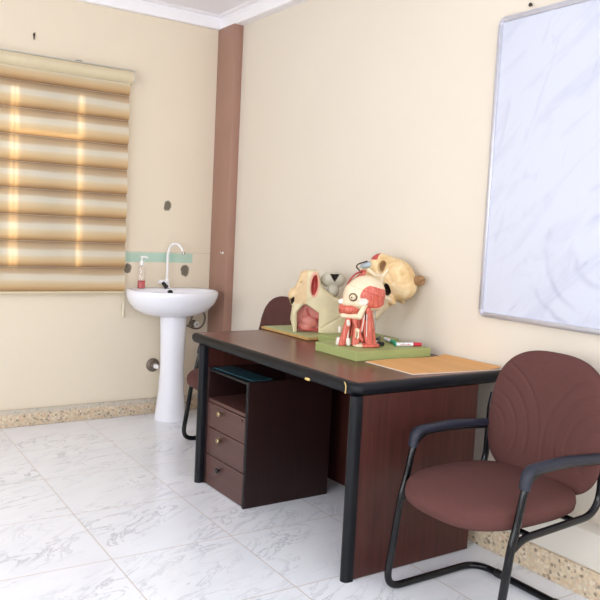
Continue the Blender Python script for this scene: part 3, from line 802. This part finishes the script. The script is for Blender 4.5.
bse = su(ell(P, (.050, -.015, .008), (.050, .050, .014)), ell(P, (.01, -.03, .006), (.035, .035, .010)), .01); bse = np.maximum(bse, -(P[2]-.0005))
nets('neck_base', F3, bse, [M['muscle'], M['bone2']], mh, lambda x, y, z: np.where(x < .018, 1, 0))
tr = None
for a, b, rr in (((-.050, -.038, .112), (-.048, -.038, .098), .0085), ((-.046, -.042, .030), (-.044, -.042, .012), .010), ((-.086, -.012, .080), (-.084, -.012, .062), .0075), ((-.088, -.014, .028), (-.090, -.014, .008), .010), ((-.045, -.03, .12), (-.05, -.03, .01), .005)):
    c = cap(P, a, b, rr); tr = c if tr is None else np.minimum(tr, c)
tr = np.maximum(tr, -(P[2]-.0005))
lab(nets('throat_cartilage', F3, tr, M['tendon'], mh), 'pale throat cartilage pieces')
for a, b in (((.030, -.058, .150), (.034, -.058, .05)), ((.020, -.056, .148), (.012, -.056, .07))):
    tube('tendon', [a, b], .0022, M['tendon'], mh, 8)
tube('support_wire', [(.075, .01, .185), (.078, .01, .001)], .0015, M['steel'], mh, 6)

# --- sectioned head model on the far left
sh_ = thing('sectioned_head_model', 'cream sectioned head model with pink cavity and nose pointing left on plywood board', 'anatomical model', (-.17, -1.50, DZ+.017), -.594)
F = Fld((-.10, -.08, -.004), (.245, .10, .345), .003); P = F.P
out = [(-.048, -.01), (-.068, .068), (-.062, .133), (-.073, .152), (-.075, .176), (-.064, .205), (-.050, .236), (-.036, .268), (-.024, .312), (.0, .322), (.065, .324), (.079, .285), (.088, .245), (.115, .222), (.162, .190), (.212, .178), (.230, .10), (.226, -.01)]
lower = ext(P, out, -.055, .075, .018)
cran = ext(P, [(-.07, .14), (-.073, .175), (-.05, .235), (-.03, .31), (.065, .325), (.078, .28), (.09, .24), (.15, .20), (.15, .14)], -.050, .075, .03)
body = lower
body = su(body, ell(P, (-.056, -.015, .192), (.030, .042, .036)), .012)
body = sub(body, ext(P, [(-.030, -.02), (-.034, .104), (-.002, .146), (.012, .147), (.079, .106), (.083, -.02)], -.09, -.012, .004), .004)
body = sub(body, ell(P, (.050, -.055, .250), (.016, .034, .053), -.08), .004)
body = sub(body, ell(P, (-.062, -.036, .165), (.012, .032, .014), .7), .004)
body = sub(body, ell(P, (-.064, -.045, .120), (.005, .030, .018)), .004)
body = sub(body, ell(P, (-.02, -.056, .262), (.010, .012, .003), .6), .003)
body = sub(body, ell(P, (-.048, -.056, .238), (.008, .014, .003), .9), .003)
line = cap(P, (.0, -.056, .157), (.06, -.058, .186), .003); body = sub(body, line, .003)
body = sub(body, cap(P, (.06, -.058, .186), (.225, -.058, .178), .0025), .003)
body = sub(body, cap(P, (.10, -.056, .03), (.21, -.058, .10), .004), .006)
body = su(body, cap(P, (-.046, -.052, .005), (-.045, -.052, .110), .007), .006)
body = su(body, cap(P, (-.045, -.052, .110), (-.008, -.052, .158), .006), .006)
body = np.maximum(body, -(P[2]-.0005))
def shm(x, y, z):
    cav = (y > -.052) & (y < -.004) & (x > -.036) & (x < .086) & (z < .149)
    slit = (((x-.050)/.0165)**2+((z-.250)/.054)**2 < 1) & (y > -.0535)
    rim = (((x-.050)/.027)**2+((z-.252)/.068)**2 < 1) & (y < -.03)
    hol = (np.hypot((x+.060)*1.5-(z-.165)*.4, (z-.165)*.62) < .0125) & (y < -.004)
    face = (x < .012) & (z > .15)
    return np.where(slit, 2, np.where(rim, 3, np.where(hol, 4, np.where(cav & (y > -.05), 1, np.where(face, 5, 0)))))
nets('head_section', F, body, [M['cream'], M['pink'], M['pinkdeep'], M['pinkrim'], M['dark'], M['skin']], sh_, shm)
F4 = Fld((-.04, -.06, -.004), (.095, .0, .15), .0026); P = F4.P
tg = su(ell(P, (.030, -.018, .052), (.046, .020, .034), -.1), ell(P, (.012, -.020, .020), (.034, .020, .018)), .008)
tg = su(tg, cap(P, (-.020, -.014, .03), (-.004, -.014, .125), .010, .006), .008); tg = np.maximum(tg, -(P[2]-.0005))
lab(nets('tongue', F4, tg, M['pink'], sh_), 'pink tongue inside the cavity')
lab(tube('palate_fold', fillet([(.018, -.016, .125), (.022, -.018, .095), (.045, -.018, .072), (.078, -.018, .070)], .03, 5), .005, M['pinkdeep'], sh_, 10), 'dark red curved fold in the cavity')
lab(tube('lower_fold', fillet([(-.026, -.028, .028), (.01, -.036, .010), (.06, -.034, .016), (.078, -.028, .018)], .03, 5), .005, M['pinkdeep'], sh_, 10), 'dark red fold along the cavity floor')
F5 = Fld((.065, -.05, .16), (.235, .075, .345), .003); P = F5.P
gb = su(ell(P, (.130, .01, .280), (.050, .040, .040), .2), ell(P, (.175, .01, .280), (.036, .034, .038)), .02)
gb = su(gb, ell(P, (.150, -.005, .220), (.032, .030, .032)), .012)
gb = sub(gb, ext(P, [(.134, .306), (.174, .308), (.160, .276), (.150, .278)], -.08, .012, .004), .004)
gb = sub(gb, cap(P, (.10, -.035, .245), (.185, -.03, .240), .004), .006)
lab(nets('neck_bone', F5, gb, [M['greybone'], M['dark']], sh_, lambda x, y, z: np.where((y > -.029) & (y < .02) & (z > .272) & (z < .311) & (np.abs(x-.154) < .003+(z-.272)*.6), 1, 0)), 'grey bone with a dark triangular opening')

# --- large skull leaning back to the wall
sx = thing('skull_model', 'large tan skull model with red jaw muscles leaning back against the wall', 'anatomical model', (-.09, -1.84, DZ+.036), -1.13)
F = Fld((-.06, -.10, .03), (.345, .10, .45), .0032); P = F.P
s_ = ell(P, (.200, 0, .305), (.106, .074, .094), -.5)
s_ = su(s_, ell(P, (.246, 0, .262), (.060, .062, .056)), .04)
s_ = su(s_, ell(P, (.125, 0, .362), (.060, .052, .058), -.3), .03)
s_ = su(s_, ell(P, (.075, 0, .325), (.055, .038, .042), -.6), .02)
s_ = su(s_, ell(P, (.160, 0, .275), (.062, .056, .085), 0), .02)
for s in (-1, 1):
    s_ = su(s_, cap(P, (.075, s*.040, .300), (.165, s*.070, .300), .016, .012), .012)
    s_ = su(s_, cap(P, (.165, s*.070, .300), (.185, s*.064, .350), .013, .011), .012)
    s_ = su(s_, cap(P, (.165, s*.072, .300), (.172, s*.070, .250), .012, .009), .008)
    s_ = su(s_, cap(P, (.120, s*.060, .268), (.150, s*.060, .212), .013, .011), .012)
    s_ = su(s_, cap(P, (.150, s*.058, .212), (.225, s*.052, .190), .012, .010), .012)
    s_ = sub(s_, ell(P, (.152, s*.060, .358), (.021, .040, .031), -.15), .005)
    s_ = sub(s_, ell(P, (.190, s*.066, .250), (.019, .050, .030), .2), .005)
    s_ = sub(s_, ell(P, (.215, s*.085, .330), (.022, .022, .055), .3), .012)
    s_ = sub(s_, cap(P, (.215, s*.078, .265), (.265, s*.072, .215), .004), .008)
s_ = su(s_, cap(P, (.200, -.040, .208), (.128, -.034, .110), .026, .014), .014)
s_ = sub(s_, cap(P, (.040, -.045, .330), (.10, -.045, .352), .004), .008)
nets('skull', F, s_, [M['bone3'], M['dark'], M['bone2'], M['pinkdeep'], M['brown']], sx, lambda x, y, z:
     np.where((((x-.190)/.021)**2+((z-.250)/.032)**2 < 1) & (np.abs(y) < .062), 1,
     np.where((z < .225) & (x < .20), 2,
     np.where((x < .125) & (z > .388), 3,
     np.where((((x-.152)/.023)**2+((z-.358)/.034)**2 < 1) & (np.abs(y) < .038), 4, 0)))))
F9 = Fld((.05, -.10, .18), (.24, -.03, .38), .003); P = F9.P
za = None
for a, b, ra, rb in (((.085, -.052, .335), (.125, -.064, .315), .010, .010), ((.125, -.064, .315), (.172, -.078, .312), .010, .010), ((.172, -.078, .312), (.192, -.072, .345), .009, .007), ((.172, -.078, .312), (.168, -.078, .270), .010, .008), ((.168, -.078, .270), (.158, -.070, .225), .008, .010), ((.158, -.070, .225), (.205, -.066, .205), .010, .012)):
    c = cap(P, a, b, ra, rb); za = c if za is None else su(za, c, .006)
lab(nets('cheek_arch', F9, za, M['bone2'], sx), 'pale ivory cheek arch')
F6 = Fld((.295, -.045, .26), (.365, .045, .345), .003); P = F6.P
kb = su(ell(P, (.326, 0, .302), (.028, .024, .026)), ell(P, (.335, -.01, .312), (.018, .018, .016)), .006)
kb = sub(kb, ell(P, (.350, -.016, .296), (.010, .012, .012)), .004); kb = sub(kb, ell(P, (.325, -.026, .318), (.008, .010, .007)), .004); kb = sub(kb, cap(P, (.315, -.028, .29), (.34, -.022, .284), .004), .004)
lab(nets('occipital_knob', F6, kb, M['brown'], sx), 'brown lumpy knob touching the wall')
F7 = Fld((-.10, -.06, -.004), (.13, .06, .38), .0035); P = F7.P
mm = None
for a, b, ra, rb in (((.058, -.020, .322), (-.030, -.015, .232), .020, .026), ((-.030, -.015, .232), (-.050, -.012, .180), .024, .020), ((.075, .02, .30), (-.03, .02, .17), .018, .02), ((-.045, -.012, .200), (-.015, -.01, .08), .022, .024), ((.07, -.03, .29), (.02, -.02, .14), .018, .024), ((.02, 0, .16), (.015, 0, .004), .034, .034), ((.09, .02, .25), (.03, .01, .10), .018, .022)):
    c = cap(P, a, b, ra, rb); mm = c if mm is None else su(mm, c, .005)
mm = np.maximum(mm, -(P[2]-.0005))
nets('jaw_muscles', F7, mm, M['muscle'], sx)
F8 = Fld((-.01, -.06, .30), (.12, .06, .42), .003); P = F8.P
cl = su(ell(P, (.066, -.028, .358), (.032, .024, .017), .3), ell(P, (.040, -.028, .352), (.014, .016, .010)), .008)
lab(nets('gland', F8, cl, M['bluegrey'], sx), 'pale blue grey piece over the jaw')
lab(tube('dark_rod', fillet([(.070, -.045, .378), (.020, -.045, .360), (.010, -.042, .347), (.040, -.042, .320)], .008, 3), .0035, M['plyedge'], sx, 8), 'dark bent rod at the front')
lab(tube('vein', fillet([(.045, -.042, .330), (-.005, -.038, .305), (-.035, -.036, .255)], .03, 4), .005, M['pinkdeep'], sx, 8), 'dark red strand beside the jaw')

# ------------------------------------------------------------------ folder sheet and markers
def folder_sheet():
    t = thing('paper_folder', 'orange card folder with white edge lying at the near end of desk', 'folder', (-.14, -2.46, DZ))
    bm = bmesh.new(); nx, ny = 24, 16; top = []; bot = []
    cs = [(-.235, -.13), (.222, -.178), (.226, .165), (-.235, .166)]
    for j in range(ny+1):
        ra, rb = [], []
        for i in range(nx+1):
            u_, v_ = i/nx, j/ny
            x = (cs[0][0]*(1-u_)+cs[1][0]*u_)*(1-v_)+(cs[3][0]*(1-u_)+cs[2][0]*u_)*v_
            y = (cs[0][1]*(1-u_)+cs[1][1]*u_)*(1-v_)+(cs[3][1]*(1-u_)+cs[2][1]*u_)*v_
            z = .0035+.010*max(0, (u_-.8)/.2)**2+.002*math.sin(u_*5)*v_
            ra.append(bm.verts.new((x, y, z))); rb.append(bm.verts.new((x, y, max(.0004, z-.0016))))
        top.append(ra); bot.append(rb)
    for j in range(ny):
        for i in range(nx):
            bm.faces.new((top[j][i], top[j][i+1], top[j+1][i+1], top[j+1][i])); bm.faces.new((bot[j][i], bot[j+1][i], bot[j+1][i+1], bot[j][i+1]))
    for j in range(ny):
        bm.faces.new((top[j][0], top[j+1][0], bot[j+1][0], bot[j][0])); bm.faces.new((top[j][nx], bot[j][nx], bot[j+1][nx], top[j+1][nx]))
    for i in range(nx):
        bm.faces.new((top[0][i], bot[0][i], bot[0][i+1], top[0][i+1])); bm.faces.new((top[ny][i], top[ny][i+1], bot[ny][i+1], bot[ny][i]))
    fin(bm, 'cover', M['paper'], t, True, 60)
    bm = bmesh.new()
    vs = [(-.243, -.138), (.220, -.1845), (.222, -.16), (-.225, -.11), (-.225, .166), (-.243, .166)]
    rings_mesh(bm, [[(x, y, z) for x, y in vs] for z in (.0004, .0016)])
    lab(fin(bm, 'inner_sheet', M['paperedge'], t), 'white sheet showing along the folder edge')
folder_sheet()
def marker(label, a, b, body, capm, endm=None, printed=False, nm='marker_pen'):
    a, b = Vector(a), Vector(b); L = (b-a).length; rz = math.atan2(b.y-a.y, b.x-a.x)
    t = thing(nm, label, 'marker', a, rz, 'markers on the green block')
    lathe('barrel', [(.007, .0), (.0085, .001), (.0085, L*.66), (.007, L*.67)], (0, 0, .0), body, t, 16, 'x')
    lab(lathe('cap', [(.0088, L*.66), (.0098, L*.665), (.0092, L-.003), (.006, L)], (0, 0, 0), capm, t, 16, 'x'), 'coloured cap')
    if endm: lab(lathe('end_plug', [(.0085, -.006), (.0088, -.004), (.0088, .0005)], (0, 0, 0), endm, t, 16, 'x'), 'coloured end plug')
    if printed:
        bm = bmesh.new()
        for k in range(7):
            x0 = L*.16+k*.0075; abox(bm, (x0, -.0092, -.0025+(k % 2)*.001), (x0+.0045, -.0084, .0015+(k % 3)*.001))
        fin(bm, 'print', M['ink'], t)
    return t
zt = DZ+.04+.0102
marker('white marker with red cap and red print lying on the front green block', (-.128, -2.195, zt), (-.004, -2.232, zt), M['white'], M['redcap'], M['greencap'], True)
marker('white marker with green cap lying behind the red-capped marker', (-.055, -2.035, zt), (-.092, -2.150, zt), M['white'], M['greencap'])
marker('grey marker with black cap lying just behind the muscle head', (-.055, -1.992, zt), (-.135, -2.065, zt), M['greymark'], M['blackpl'])
marker('white marker with small black tip poking out beside the muscle head base', (-.165, -2.06, zt), (-.185, -2.175, zt), M['white'], M['blackpl'])

# ------------------------------------------------------------------ light
for i, (x, y) in enumerate(((-3.0, -1.6), (-1.6, -4.4))):
    lt = thing('ceiling_lamp', ('long white tube lamp on the ceiling toward the window wall', 'long white tube lamp on the ceiling toward the rear of the room')[i], 'lamp', (x, y, HC), 0, 'ceiling tube lamps')
    box('lamp_body', (-.08, -.62, -.05), (.08, .62, -.001), M['whitepl'], lt, .01)
    tube('lamp_tube', [(0, -.58, -.07), (0, .58, -.07)], .016, M['lamp'], lt, 12)
def area(loc, size, rot, power, col):
    d = bpy.data.lights.new('daylight', 'AREA'); d.shape = 'RECTANGLE'; d.size, d.size_y = size; d.energy = power; d.color = col
    o = bpy.data.objects.new('daylight', d); C.objects.link(o); o.location = loc; o.rotation_euler = rot; return o
area((XL-.25, -4.4, 1.6), (2.0, 1.4), (0, -PI/2, 0), 190, (.93, .96, 1)).rotation_euler = (PI/2, 0, -PI/2)
area((XL-.25, -1.75, 1.6), (1.7, 1.4), (PI/2, 0, -PI/2), 100, (.95, .97, 1))
area((-3.1, YB-.25, 1.6), (1.8, 1.4), (PI/2, 0, 0), 170, (.97, .98, 1))
area((-.95, YB-.25, 1.6), (1.1, 1.4), (PI/2, 0, 0), 80, (.97, .98, 1))
area((-1.43, .6, 1.55), (1.6, 1.4), (-PI/2, 0, 0), 100, (1, .88, .68))
area((-2.1, -2.9, HC-.12), (2.2, 2.6), (0, 0, 0), 28, (1, .98, .96)) if False else None
sd = bpy.data.lights.new('sun', 'SUN'); sd.energy = 11; sd.color = (1, .80, .52); sd.angle = math.radians(6)
so = bpy.data.objects.new('sun', sd); C.objects.link(so); so.rotation_euler = (math.radians(-86), 0, 0); so.location = (-1.2, 3, 3)

w = bpy.data.worlds.new('world'); bpy.context.scene.world = w; w.use_nodes = True
bg = w.node_tree.nodes['Background']; sky = w.node_tree.nodes.new('ShaderNodeTexSky')
try:
    sky.sky_type = 'NISHITA'; sky.sun_disc = False; sky.sun_elevation = math.radians(35)
except Exception: pass
w.node_tree.links.new(sky.outputs[0], bg.inputs['Color']); bg.inputs['Strength'].default_value = .25
vs = bpy.context.scene.view_settings
vs.view_transform = 'Standard'; vs.look = 'None'; vs.gamma = 1; vs.use_curve_mapping = False; vs.exposure = -1.33
